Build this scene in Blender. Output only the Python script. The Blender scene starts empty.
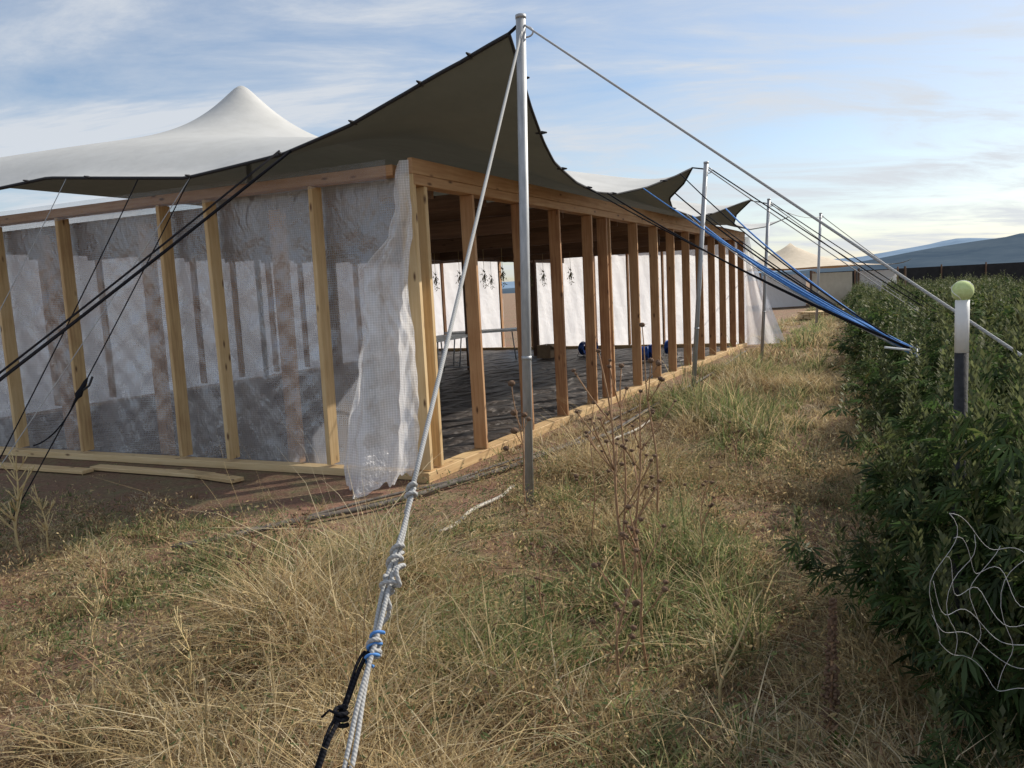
import bpy, math, random
import numpy as np
from mathutils import Vector, Matrix
random.seed(4); R=np.random.RandomState(7)
scene=bpy.context.scene
scene.view_settings.view_transform='Standard'; scene.view_settings.look='None'; scene.view_settings.exposure=0
# ---------------------------------------------------------------- frame
C=np.array([-.737,6.63]); D=np.array([.465,.885]); F=np.array([-.912,.41]); N=np.array([.885,-.465])
AD=math.atan2(D[1],D[0]); AF=math.atan2(F[1],F[0])
def P(s,q,z): 
    p=C+s*D+q*F; return (float(p[0]),float(p[1]),float(z))
def SQ(x,y):
    dx=x-C[0]; dy=y-C[1]
    return (dx*.41+.912*dy)/.998, (.465*dy-.885*dx)/.998
def edge_x(y): return 1.6+.43*(y-3)
# ---------------------------------------------------------------- materials
def newmat(name):
    m=bpy.data.materials.new(name); m.use_nodes=True; nt=m.node_tree
    for n in list(nt.nodes): nt.nodes.remove(n)
    return m,nt,nt.nodes.new('ShaderNodeOutputMaterial')
def nd(nt,t,**k):
    n=nt.nodes.new(t)
    for a,b in k.items(): setattr(n,a,b)
    return n
def ramp(nt,fac,stops):
    r=nd(nt,'ShaderNodeValToRGB'); els=r.color_ramp.elements
    while len(els)<len(stops): els.new(.5)
    for e,(p,c) in zip(els,stops): e.position=p; e.color=(c[0],c[1],c[2],1)
    nt.links.new(fac,r.inputs[0]); return r.outputs[0]
def noise(nt,scale,detail=5,vec=None,rough=.6):
    n=nd(nt,'ShaderNodeTexNoise'); n.inputs['Scale'].default_value=scale; n.inputs['Detail'].default_value=detail; n.inputs['Roughness'].default_value=rough
    if vec is not None: nt.links.new(vec,n.inputs['Vector'])
    return n.outputs['Fac']
def mapping(nt,sc,coord='Object',rot=(0,0,0)):
    tc=nd(nt,'ShaderNodeTexCoord'); mp=nd(nt,'ShaderNodeMapping'); mp.inputs['Scale'].default_value=sc; mp.inputs['Rotation'].default_value=rot
    nt.links.new(tc.outputs[coord],mp.inputs['Vector']); return mp.outputs[0]
def bump(nt,h,strength,dist=.02):
    b=nd(nt,'ShaderNodeBump'); b.inputs['Strength'].default_value=strength; b.inputs['Distance'].default_value=dist
    nt.links.new(h,b.inputs['Height']); return b.outputs[0]
def simple(name,stops,scale=8,rough=.7,metal=0,bs=.3,bd=.01,mscale=(1,1,1),spec=.5):
    m,nt,o=newmat(name); v=mapping(nt,mscale); f=noise(nt,scale,6,v)
    p=nd(nt,'ShaderNodeBsdfPrincipled'); p.inputs['Roughness'].default_value=rough; p.inputs['Metallic'].default_value=metal; p.inputs['Specular IOR Level'].default_value=spec
    nt.links.new(ramp(nt,f,stops),p.inputs['Base Color']); nt.links.new(bump(nt,f,bs,bd),p.inputs['Normal'])
    nt.links.new(p.outputs[0],o.inputs[0]); return m
def wood(name,c1,c2,c3):
    m,nt,o=newmat(name)
    tc=nd(nt,'ShaderNodeTexCoord'); oi=nd(nt,'ShaderNodeObjectInfo')
    add=nd(nt,'ShaderNodeVectorMath',operation='ADD'); nt.links.new(tc.outputs['Object'],add.inputs[0])
    mul=nd(nt,'ShaderNodeVectorMath',operation='SCALE'); cb=nd(nt,'ShaderNodeCombineXYZ')
    for i in range(3): nt.links.new(oi.outputs['Random'],cb.inputs[i])
    nt.links.new(cb.outputs[0],mul.inputs[0]); mul.inputs['Scale'].default_value=37
    nt.links.new(mul.outputs[0],add.inputs[1])
    mp=nd(nt,'ShaderNodeMapping'); mp.inputs['Scale'].default_value=(28,28,1.6); nt.links.new(add.outputs[0],mp.inputs['Vector'])
    f=noise(nt,1.5,6,mp.outputs[0]); f2=noise(nt,2.5,3,add.outputs[0])
    sc=nd(nt,'ShaderNodeMath',operation='MULTIPLY_ADD'); nt.links.new(f2,sc.inputs[0]); sc.inputs[1].default_value=.5; nt.links.new(f,sc.inputs[2])
    rr=nd(nt,'ShaderNodeMath',operation='MULTIPLY_ADD'); nt.links.new(oi.outputs['Random'],rr.inputs[0]); rr.inputs[1].default_value=.36; nt.links.new(sc.outputs[0],rr.inputs[2])
    su=nd(nt,'ShaderNodeMath',operation='SUBTRACT'); nt.links.new(rr.outputs[0],su.inputs[0]); su.inputs[1].default_value=.43
    col=ramp(nt,su.outputs[0],[(.2,c1),(.5,c2),(.85,c3)])
    vo=nd(nt,'ShaderNodeTexVoronoi'); vo.inputs['Scale'].default_value=1; mp2=nd(nt,'ShaderNodeMapping'); mp2.inputs['Scale'].default_value=(9,9,3.2); nt.links.new(add.outputs[0],mp2.inputs['Vector']); nt.links.new(mp2.outputs[0],vo.inputs['Vector'])
    kf=ramp(nt,vo.outputs['Distance'],[(.06,(1,1,1)),(.16,(0,0,0))])
    mc=nd(nt,'ShaderNodeMixRGB'); nt.links.new(kf,mc.inputs[0]); nt.links.new(col,mc.inputs[1]); mc.inputs[2].default_value=(c1[0]*.35,c1[1]*.3,c1[2]*.3,1)
    p=nd(nt,'ShaderNodeBsdfPrincipled'); p.inputs['Roughness'].default_value=.7
    nt.links.new(mc.outputs[0],p.inputs['Base Color']); nt.links.new(bump(nt,f,.25,.004),p.inputs['Normal']); nt.links.new(p.outputs[0],o.inputs[0]); return m
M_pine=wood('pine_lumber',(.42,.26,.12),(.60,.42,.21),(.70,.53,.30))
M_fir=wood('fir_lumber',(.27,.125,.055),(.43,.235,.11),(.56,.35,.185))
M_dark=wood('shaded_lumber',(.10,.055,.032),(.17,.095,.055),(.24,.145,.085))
M_steel=simple('galvanised_steel',[(.3,(.32,.33,.34)),(.7,(.48,.49,.5))],30,.55,.45,.25,.003,(1,1,.2))
M_black=simple('black_webbing',[(.3,(.012,.012,.014)),(.7,(.03,.03,.035))],60,.8)
M_blue=simple('blue_strap',[(.3,(.06,.18,.48)),(.7,(.12,.3,.64))],40,.8,0,.3,.01,(1,1,1),.2)
M_bluep=simple('blue_plastic',[(.3,(.01,.06,.28)),(.7,(.02,.1,.4))],10,.35)
M_white=simple('white_plastic',[(.3,(.66,.66,.64)),(.7,(.8,.8,.78))],12,.4)
M_net2=simple('white_string',[(.3,(.45,.45,.44)),(.7,(.6,.6,.6))],12,.7)
M_card=simple('cardboard',[(.3,(.3,.2,.12)),(.7,(.4,.28,.17))],12,.9)
M_soilpipe=simple('dusty_hose',[(.3,(.05,.042,.036)),(.7,(.15,.125,.105))],14,.8)
M_hosew=simple('dusty_white_pipe',[(.3,(.4,.36,.3)),(.7,(.62,.58,.5))],14,.7)
M_bark=simple('dry_stalk',[(.3,(.24,.13,.07)),(.7,(.42,.26,.14))],30,.85)
M_head=simple('seed_head',[(.3,(.09,.05,.03)),(.7,(.2,.12,.07))],80,.9,0,.8,.01)
M_straw=simple('straw_stalk',[(.3,(.4,.3,.14)),(.7,(.58,.46,.24))],30,.85)
M_stem=simple('green_stem',[(.3,(.08,.11,.03)),(.7,(.16,.18,.06))],30,.8)
M_tan=simple('tan_canvas',[(.3,(.50,.42,.31)),(.7,(.6,.51,.39))],3,.85)
M_net=simple('shade_cloth',[(.3,(.008,.009,.01)),(.7,(.022,.022,.024))],3,.9)
M_ball=simple('tennis_felt',[(.3,(.5,.6,.24)),(.7,(.62,.72,.34))],90,.95,0,.8,.004)
def ropemat(name,c1,c2,spec=.3):
    m,nt,o=newmat(name); tc=nd(nt,'ShaderNodeTexCoord')
    w=nd(nt,'ShaderNodeTexWave'); w.wave_type='BANDS'; w.bands_direction='DIAGONAL'; w.inputs['Scale'].default_value=38; w.inputs['Distortion'].default_value=1.5
    nt.links.new(tc.outputs['Object'],w.inputs['Vector'])
    f=noise(nt,60,4,tc.outputs['Object'])
    a=nd(nt,'ShaderNodeMath',operation='MULTIPLY_ADD'); nt.links.new(f,a.inputs[0]); a.inputs[1].default_value=.8; nt.links.new(w.outputs['Fac'],a.inputs[2])
    p=nd(nt,'ShaderNodeBsdfPrincipled'); p.inputs['Roughness'].default_value=.95; p.inputs['Specular IOR Level'].default_value=spec
    nt.links.new(ramp(nt,a.outputs[0],[(.0,c1),(1.,c2)]),p.inputs['Base Color']); nt.links.new(bump(nt,a.outputs[0],.35,.003),p.inputs['Normal'])
    nt.links.new(p.outputs[0],o.inputs[0]); return m
M_rope=ropemat('grey_rope',(.27,.27,.275),(.42,.42,.41))
M_ropeb=ropemat('black_rope',(.006,.006,.008),(.02,.02,.024),.05)
def plastic(name,lo,hi,sc=(1,1,1),tint=(.82,.82,.83),gl=.12,opaque=False,wr=.8,rough=.28,trl=.55,grid=0,fine=False):
    m,nt,o=newmat(name); v=mapping(nt,sc)
    f=noise(nt,1.6,8,v,.6); f2=noise(nt,7 if not fine else 14,6,mapping(nt,(1,1,.5),rot=(.5,.4,0)))
    d=nd(nt,'ShaderNodeBsdfDiffuse'); d.inputs[0].default_value=(*tint,1)
    t=nd(nt,'ShaderNodeBsdfTranslucent'); t.inputs[0].default_value=(*tint,1)
    g=nd(nt,'ShaderNodeBsdfGlossy'); g.inputs['Roughness'].default_value=rough; g.inputs[0].default_value=(.9,.9,.9,1)
    ad=nd(nt,'ShaderNodeMath',operation='MULTIPLY_ADD'); nt.links.new(f2,ad.inputs[0]); ad.inputs[1].default_value=.6; nt.links.new(f,ad.inputs[2])
    b=bump(nt,ad.outputs[0],wr,.05)
    for x in (d,t,g): nt.links.new(b,x.inputs['Normal'])
    m1=nd(nt,'ShaderNodeMixShader'); m1.inputs[0].default_value=trl; nt.links.new(d.outputs[0],m1.inputs[1]); nt.links.new(t.outputs[0],m1.inputs[2])
    m2=nd(nt,'ShaderNodeMixShader'); m2.inputs[0].default_value=gl; nt.links.new(m1.outputs[0],m2.inputs[1]); nt.links.new(g.outputs[0],m2.inputs[2])
    if opaque: nt.links.new(m2.outputs[0],o.inputs[0]); return m
    tr=nd(nt,'ShaderNodeBsdfTransparent'); tr.inputs[0].default_value=(.93,.93,.94,1)
    r=nd(nt,'ShaderNodeMapRange'); r.inputs['From Min'].default_value=.35; r.inputs['From Max'].default_value=.7; r.inputs['To Min'].default_value=lo; r.inputs['To Max'].default_value=hi
    nt.links.new(f,r.inputs['Value']); fac=r.outputs[0]
    if grid:
        tc=nd(nt,'ShaderNodeTexCoord')
        for dr in ('X','Z'):
            w=nd(nt,'ShaderNodeTexWave'); w.bands_direction=dr; w.inputs['Scale'].default_value=15; nt.links.new(tc.outputs['Object'],w.inputs['Vector'])
            l=ramp(nt,w.outputs['Fac'],[(.8,(0,0,0)),(.95,(grid,grid,grid))])
            sm=nd(nt,'ShaderNodeMath',operation='ADD'); sm.use_clamp=True; nt.links.new(fac,sm.inputs[0]); nt.links.new(l,sm.inputs[1]); fac=sm.outputs[0]
    m3=nd(nt,'ShaderNodeMixShader'); nt.links.new(fac,m3.inputs[0]); nt.links.new(tr.outputs[0],m3.inputs[1]); nt.links.new(m2.outputs[0],m3.inputs[2])
    nt.links.new(m3.outputs[0],o.inputs[0]); return m
M_film=plastic('clear_plastic_sheeting',.42,.56,(1,1,.8),(.60,.62,.70),.32,False,.75,.2,.55,.09,True)
M_strip=plastic('plastic_over_top_plate',.16,.24,(1,1,.8),(.55,.56,.62),.2,False,.5,.3,.5,0,True)
M_sheet=plastic('white_reinforced_plastic',.52,.74,(2,2,.8),(.92,.92,.94),.2,False,.8,.18,.6,.16,True)
M_backfilm=plastic('milky_plastic_sheeting',.75,.95,(1,1,1),(.88,.88,.9),.05,True,trl=.7)
m,nt,o=newmat('stretch_canopy_fabric'); M_canopy=m
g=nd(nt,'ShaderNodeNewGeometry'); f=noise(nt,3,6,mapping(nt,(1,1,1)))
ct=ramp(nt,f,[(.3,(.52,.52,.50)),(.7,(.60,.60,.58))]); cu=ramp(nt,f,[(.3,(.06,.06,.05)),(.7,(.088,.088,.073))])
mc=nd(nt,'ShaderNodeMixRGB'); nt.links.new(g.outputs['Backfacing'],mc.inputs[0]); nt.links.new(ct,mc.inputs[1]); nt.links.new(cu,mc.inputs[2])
d=nd(nt,'ShaderNodeBsdfPrincipled'); d.inputs['Roughness'].default_value=.8; nt.links.new(mc.outputs[0],d.inputs['Base Color'])
nt.links.new(bump(nt,noise(nt,1.3,4,mapping(nt,(1,1,1))),.12,.1),d.inputs['Normal'])
t=nd(nt,'ShaderNodeBsdfTranslucent'); t.inputs[0].default_value=(.12,.115,.085,1)
mx=nd(nt,'ShaderNodeMixShader'); mx.inputs[0].default_value=.12; nt.links.new(d.outputs[0],mx.inputs[1]); nt.links.new(t.outputs[0],mx.inputs[2]); nt.links.new(mx.outputs[0],o.inputs[0])
m,nt,o=newmat('ground_cloth'); M_floor=m
v=mapping(nt,(1,1,1),rot=(0,0,.6)); w=nd(nt,'ShaderNodeTexWave'); w.inputs['Scale'].default_value=.9; w.inputs['Distortion'].default_value=9; w.inputs['Detail'].default_value=5; w.inputs['Detail Scale'].default_value=1.9; nt.links.new(v,w.inputs['Vector'])
p=nd(nt,'ShaderNodeBsdfPrincipled'); p.inputs['Roughness'].default_value=.5
fc=nd(nt,'ShaderNodeMixRGB'); fc.blend_type='MULTIPLY'; fc.inputs[0].default_value=.7
nt.links.new(ramp(nt,noise(nt,3,8,v,.7),[(.3,(.03,.023,.02)),(.6,(.06,.048,.041)),(.72,(.19,.15,.12))]),fc.inputs[1]); nt.links.new(ramp(nt,w.outputs['Fac'],[(.0,(.2,.2,.2)),(.3,(1,1,1))]),fc.inputs[2])
nt.links.new(fc.outputs[0],p.inputs['Base Color']); nt.links.new(bump(nt,w.outputs['Fac'],.8,.05),p.inputs['Normal']); nt.links.new(p.outputs[0],o.inputs[0])
m,nt,o=newmat('soil_and_thatch'); M_ground=m
v=mapping(nt,(1,1,1)); f1=noise(nt,.35,6,v); f2=noise(nt,26,8,v,.75); f3=noise(nt,4,6,v)
soil=ramp(nt,f2,[(.3,(.13,.065,.042)),(.55,(.28,.145,.095)),(.75,(.42,.26,.18))])
th=ramp(nt,f2,[(.3,(.11,.08,.04)),(.55,(.28,.21,.11)),(.75,(.45,.36,.2))])
mc=nd(nt,'ShaderNodeMixRGB'); nt.links.new(ramp(nt,f3,[(.45,(0,0,0)),(.63,(1,1,1))]),mc.inputs[0]); nt.links.new(soil,mc.inputs[1]); nt.links.new(th,mc.inputs[2])
mg=nd(nt,'ShaderNodeMixRGB'); nt.links.new(ramp(nt,f1,[(.4,(0,0,0)),(.65,(.3,.3,.3))]),mg.inputs[0]); nt.links.new(mc.outputs[0],mg.inputs[1]); mg.inputs[2].default_value=(.12,.13,.05,1)
p=nd(nt,'ShaderNodeBsdfPrincipled'); p.inputs['Roughness'].default_value=.95
nt.links.new(mg.outputs[0],p.inputs['Base Color']); nt.links.new(bump(nt,f2,.9,.04),p.inputs['Normal']); nt.links.new(p.outputs[0],o.inputs[0])
def vegmat(name,trans=.4):
    m,nt,o=newmat(name); a=nd(nt,'ShaderNodeAttribute'); a.attribute_name='col'
    d=nd(nt,'ShaderNodeBsdfDiffuse'); nt.links.new(a.outputs['Color'],d.inputs['Color'])
    t=nd(nt,'ShaderNodeBsdfTranslucent'); nt.links.new(a.outputs['Color'],t.inputs[0])
    g=nd(nt,'ShaderNodeBsdfGlossy'); g.inputs['Roughness'].default_value=.5; g.inputs[0].default_value=(.5,.5,.45,1)
    mx=nd(nt,'ShaderNodeMixShader'); mx.inputs[0].default_value=trans; nt.links.new(d.outputs[0],mx.inputs[1]); nt.links.new(t.outputs[0],mx.inputs[2])
    m2=nd(nt,'ShaderNodeMixShader'); m2.inputs[0].default_value=.04; nt.links.new(mx.outputs[0],m2.inputs[1]); nt.links.new(g.outputs[0],m2.inputs[2]); nt.links.new(m2.outputs[0],o.inputs[0]); return m
M_grass=vegmat('grass_blades',.5); M_leaf=vegmat('hemp_leaf',.45)
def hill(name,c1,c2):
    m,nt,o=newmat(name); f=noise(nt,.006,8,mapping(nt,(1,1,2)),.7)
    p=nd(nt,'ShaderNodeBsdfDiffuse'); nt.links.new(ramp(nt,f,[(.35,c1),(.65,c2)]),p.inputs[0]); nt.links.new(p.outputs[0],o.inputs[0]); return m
M_hill=hill('wooded_hillside',(.055,.082,.115),(.09,.12,.15)); M_hillf=hill('hazy_mountain',(.17,.24,.33),(.22,.3,.4))  # distance haze is put into these colours as a blue cast
# ---------------------------------------------------------------- geometry helpers
col=scene.collection
def link(o,parent=None,label=None,category=None,group=None,kind=None):
    if o.name not in col.objects: col.objects.link(o)
    if parent: o.parent=parent
    if label: o['label']=label
    if category: o['category']=category
    if group: o['group']=group
    if kind: o['kind']=kind
    return o
def mobj(name,v,f,mat,parent=None,smooth=False,**k):
    me=bpy.data.meshes.new(name); me.from_pydata([tuple(map(float,a)) for a in v],[],f); me.materials.append(mat)
    if smooth: me.polygons.foreach_set('use_smooth',[True]*len(me.polygons))
    me.update(); return link(bpy.data.objects.new(name,me),parent,**k)
def empty(name,loc,**k):
    e=bpy.data.objects.new(name,None); e.location=loc; e.empty_display_size=.2; return link(e,**k)
import bmesh
def box(name,size,loc,rotz,mat,parent=None,bev=.004,axis_long='z',tilt=(0,0),**k):
    bm=bmesh.new(); bmesh.ops.create_cube(bm,size=1)
    sx,sy,sz=size
    for v in bm.verts: v.co=Vector((v.co.x*sx,v.co.y*sy,v.co.z*sz))
    if bev: bmesh.ops.bevel(bm,geom=bm.edges[:],offset=bev,segments=1,affect='EDGES')
    me=bpy.data.meshes.new(name); bm.to_mesh(me); bm.free(); me.materials.append(mat)
    o=bpy.data.objects.new(name,me)
    rot=Matrix.Rotation(rotz,4,'Z')
    if axis_long=='x': rot=rot@Matrix.Rotation(math.pi/2,4,'Y')
    rot=rot@Matrix.Rotation(tilt[0],4,'X')@Matrix.Rotation(tilt[1],4,'Y')
    link(o,parent,**k); 
    M=Matrix.Translation(loc)@rot
    if parent: M=parent.matrix_basis.inverted()@M
    o.matrix_basis=M; return o
def tube(pts,r,n=8,cap=True,rs=None):
    pts=[Vector(p) for p in pts]; V=[];Fc=[]
    prev=None
    for i,p in enumerate(pts):
        a=pts[max(i-1,0)]; b=pts[min(i+1,len(pts)-1)]; t=(b-a).normalized()
        if prev is None:
            u=t.orthogonal().normalized()
        else:
            u=(prev-t*prev.dot(t)); u=u.normalized() if u.length>1e-6 else t.orthogonal().normalized()
        prev=u; w=t.cross(u); rr=rs[i] if rs is not None else r
        for k in range(n):
            an=2*math.pi*k/n; V.append(p+u*math.cos(an)*rr+w*math.sin(an)*rr)
    for i in range(len(pts)-1):
        for k in range(n):
            k2=(k+1)%n; Fc.append((i*n+k,i*n+k2,(i+1)*n+k2,(i+1)*n+k))
    if cap: Fc.append(tuple(range(n))[::-1]); Fc.append(tuple((len(pts)-1)*n+k for k in range(n)))
    return V,Fc
def merge(parts):
    V=[];Fc=[]
    for v,f in parts:
        o=len(V); V+=list(v); Fc+=[tuple(i+o for i in q) for q in f]
    return V,Fc
def lerp(a,b,t): return tuple(a[i]+(b[i]-a[i])*t for i in range(3))
def sag(a,b,n,s):
    return [ (lambda p,t:(p[0],p[1],p[2]-4*s*t*(1-t)))(lerp(a,b,i/n),i/n) for i in range(n+1)]
def rope(a,b,r,mat,label,s=.02,n=14,name='guy_rope',cat='rope',group='guy ropes of the tents'):
    v,f=tube(sag(a,b,n,s),r,6); return mobj(name,v,f,mat,None,True,label=label,category=cat,group=group)
def local(vs,loc): return [(v[0]-loc[0],v[1]-loc[1],v[2]-loc[2]) for v in vs]
def sphere(c,r,nu=10,nv=7,sq=(1,1,1)):
    V=[];Fc=[]
    for j in range(nv+1):
        th=math.pi*j/nv
        for i in range(nu):
            ph=2*math.pi*i/nu; V.append((c[0]+r*sq[0]*math.sin(th)*math.cos(ph),c[1]+r*sq[1]*math.sin(th)*math.sin(ph),c[2]+r*sq[2]*math.cos(th)))
    for j in range(nv):
        for i in range(nu):
            i2=(i+1)%nu; Fc.append((j*nu+i,(j+1)*nu+i,(j+1)*nu+i2,j*nu+i2))
    return V,Fc
# ---------------------------------------------------------------- ground
def gz(x,y):
    x=np.asarray(x,float); y=np.asarray(y,float)
    m=np.clip((6.0-y)/1.2,0,1)+np.clip(((x-C[0])*N[0]+(y-C[1])*N[1]-.8)/1.2,0,1)*.6
    m=np.clip(m,0,1)*np.clip((60-np.abs(y))/20,0,1)*np.clip((60-np.abs(x))/20,0,1)
    return m*(.05*np.sin(1.7*x+.5)*np.sin(1.3*y)+.03*np.sin(3.9*x+1)*np.cos(3.1*y+2)+.012*np.sin(9*x)*np.sin(8*y+1))
def spread(lo,hi,step,far):
    a=list(np.arange(lo,hi+1e-6,step)); d=step; x=a[-1]; 
    while x<far: d*=1.35; x+=d; a.append(x)
    d=step; x=a[0]
    while x>-far: d*=1.35; x-=d; a.insert(0,x)
    return np.array(a)
gx=spread(-8,16,.2,4000); gy=spread(0,24,.2,4000)
X,Y=np.meshgrid(gx,gy); Z=gz(X,Y); nx,ny=len(gx),len(gy)
vv=np.stack([X.ravel(),Y.ravel(),Z.ravel()],1)
ff=[(j*nx+i,j*nx+i+1,(j+1)*nx+i+1,(j+1)*nx+i) for j in range(ny-1) for i in range(nx-1)]
mobj('ground',vv,ff,M_ground,None,True,kind='structure',label='dry dirt and thatch ground of the field',category='ground')
# ---------------------------------------------------------------- timber building
L=14.0; W=9.0; H=2.75
B=empty('timber_building',P(0,0,0),label='open pine stud-framed building wrapped in clear plastic sheeting',category='building')
def wboxD(name,s,q,z,ls,lq,lz,mat,long='z',bev=.004,**k):
    if long=='z': return box(name,(ls,lq,lz),P(s,q,z),AD,mat,B,bev,**k)
    return box(name,(lz,lq,ls),P(s,q,z),AD,mat,B,bev,axis_long='x',**k)
def wboxF(name,s,q,z,lq,ls,lz,mat,long='z',bev=.004,**k):
    if long=='z': return box(name,(lq,ls,lz),P(s,q,z),AF,mat,B,bev,**k)
    return box(name,(lz,ls,lq),P(s,q,z),AF,mat,B,bev,axis_long='x',**k)
ss=[1.0,2.05,3.0,4.0,4.55,4.68,5.85,6.85,7.8,8.8,9.8,10.8,11.8,12.8,13.8]
for s in ss:
    wboxD('stud',s,.07,(.095+2.53)/2,.04,.14,2.53-.095,M_fir,tilt=(random.uniform(-.004,.004),random.uniform(-.005,.005)))
wboxD('corner_post',.03,.08,(.1+2.62)/2,.045,.15,2.52,M_pine)
wboxD('corner_post',.20,.075,(.1+2.53)/2,.045,.14,2.43,M_pine)
wboxD('bottom_plate',L/2,.07,.045,L+.1,.16,.09,M_pine,'x')
wboxD('top_plate',L/2,.07,2.575,L-.05,.145,.085,M_fir,'x')
wboxD('rim_board',L/2,.02,2.685,L,.045,.13,M_fir,'x')
for q in [1.08,2.31,2.93,4.4,5.5,6.7,7.9]:
    wboxF('stud',.075,q,(.1+2.62)/2,.045,.14,2.52,M_pine,tilt=(random.uniform(-.004,.004),random.uniform(-.012,.012)))
wboxF('bottom_plate',.075,W/2+.15,.04,W-.1,.14,.07,M_pine,'x')
wboxF('top_plate',.075,W/2+.15,2.67,W-.1,.14,.09,M_fir,'x')
for (s,q) in [(.34,3.5),(.34,5.0),(.34,1.75),(4.6,4.6),(8.8,4.6),(12,4.6)]:
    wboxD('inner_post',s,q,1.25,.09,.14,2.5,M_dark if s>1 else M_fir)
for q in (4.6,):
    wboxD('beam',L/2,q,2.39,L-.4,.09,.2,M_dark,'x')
for s in (2.6,5.2,7.8,10.4):
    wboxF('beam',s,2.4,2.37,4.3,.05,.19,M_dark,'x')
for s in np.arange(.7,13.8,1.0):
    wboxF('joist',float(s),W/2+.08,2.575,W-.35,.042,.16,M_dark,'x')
for q in [.25,1.1,2,2.9,3.8,4.7,5.6,6.5,7.4,8.3]:
    wboxF('stud',L-.07,q,1.33,.042,.14,2.45,M_fir)
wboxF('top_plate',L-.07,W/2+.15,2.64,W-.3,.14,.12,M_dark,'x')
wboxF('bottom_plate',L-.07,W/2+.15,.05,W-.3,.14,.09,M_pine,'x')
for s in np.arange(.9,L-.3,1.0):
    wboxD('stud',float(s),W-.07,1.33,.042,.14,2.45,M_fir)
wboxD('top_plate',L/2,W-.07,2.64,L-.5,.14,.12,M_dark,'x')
def film(name,pf,nu,nv,mat,**k):
    V=[];Fc=[]
    for j in range(nv+1):
        for i in range(nu+1): V.append(pf(i/nu,j/nv))
    for j in range(nv):
        for i in range(nu): Fc.append((j*(nu+1)+i,j*(nu+1)+i+1,(j+1)*(nu+1)+i+1,(j+1)*(nu+1)+i))
    return V,Fc
def wrk(a,b): return .012*math.sin(a*5+b*2)+.009*math.sin(a*11-b*4+1)+.006*math.sin(a*3+b*13)
def addfilm(name,pf,nu,nv,mat,parent=B,**k):
    V,Fc=film(name,pf,nu,nv,mat); loc=P(0,0,0) if parent is B else (0,0,0)
    return mobj(name,local(V,loc),Fc,mat,parent,True,**k)
def fw(u,v):
    q=.19+u*(W-.25); z=.02+v*2.72
    di=.007*math.sin((q+z)*11+math.sin(z*4))+.006*math.sin((q-z)*17+math.sin(q*5))+.004*math.sin((q*.7+z)*31)
    return P(.19+(wrk(q,z)*.5+di)*math.sin(math.pi*min(v*1.1,1))+.02*(1-v)**2*math.sin(q*6+1.5*math.sin(z*3)),q,z)
addfilm('plastic_wall',fw,260,90,M_film,label='clear wrinkled plastic sheeting behind the studs')
def fws(u,v):
    q=.25+u*(W-.4); z=2.757-v*.165-.01*v*math.sin(q*6); return P(-.012-.006*v*math.sin(q*15),q,z)
addfilm('plastic_flap',fws,160,6,M_strip,label='plastic sheeting folded over the top plate')
def bw(q0,q1): return lambda u,v: P(L+.03+wrk(u*4,v*3),q0+u*(q1-q0),.05+v*2.55)
for a,b in [(0,2.0),(2.0,3.8),(3.8,5.6),(6.5,9.0)]: addfilm('plastic_wall',bw(a,b),30,14,M_backfilm)
addfilm('plastic_wall',lambda u,v:P(u*L,W+.03+wrk(u*14,v*3),.05+v*2.6),80,14,M_backfilm)
def fl(u,v):
    s=.15+u*(L-.3); q=.17+v*(W-.3); return P(s,q,.024+.010*math.sin(s*6+q*3)+.008*math.sin(q*9+s*2))
addfilm('floor',fl,140,90,M_floor,label='dark crumpled ground cloth')
zt=[2.72,2.4,2.1,1.85,1.3,.7,.25,.0]; lq=[.06,.10,.18,.44,.48,.56,.56,.48]; rq=[-.02,-.02,-.02,-.02,-.04,-.06,-.04,.04]; so=[.07,.09,.11,.16,.20,.24,.32,.42]
def hs(u,v):
    um=.42
    zm=.0+ (.30*((um-u)/um)**1.3 if u<um else .16*((u-um)/(1-um))**1.2)+.03*math.sin(u*23)+.015*math.sin(u*61)
    zm=max(.015,zm)
    z=2.72-v*(2.72-zm); t=2.72-z; zr=zt[::-1]
    a=float(np.interp(z,zr,lq[::-1])); b=float(np.interp(z,zr,rq[::-1])); o=float(np.interp(z,zr,so[::-1]))
    a+=.025*math.sin(v*9)+.012*math.sin(v*31)+.006*math.sin(v*67); b+=.012*math.sin(v*17+1)
    q=a+(b-a)*u; am=min(1,v*3)
    big=(.03+.05*v)*(math.sin(u*9+v*4+1.2*math.sin(v*5))+.5*math.sin(u*15-v*9))
    def tri(x): return 2*abs((x/6.283)%1-.5)*2-1
    cr=.008*(tri(u*23+v*37+2*math.sin(u*7))+tri(u*31-v*43+2*math.sin(v*19))+.6*math.sin(v*71+u*13)*math.sin(u*11))
    tipo=.34*max(0,1-abs(u-um)*2.2)*v**6
    return P(-o*(1-.4*u)+(big+cr)*am-.02-tipo, q+.01*math.sin(v*22+u*3)*(1-u), max(.015,z))
V,Fc=film('x',hs,90,190,None)
mobj('hanging_plastic_sheet',V,Fc,M_sheet,None,True,label='loose white reinforced plastic sheet hanging off the corner post',category='plastic sheet')
def hs2(u,v):
    z=2.6*(1-v)+.04; return P(13.95+.5*u*v+.04*math.sin(u*14),.05-(.15+.75*v**1.3)*u,z)
V,Fc=film('x',hs2,20,24,None)
mobj('hanging_plastic_sheet',V,Fc,M_sheet,None,True,label='white plastic sheet blowing off the far end of the building',category='plastic sheet')
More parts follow.
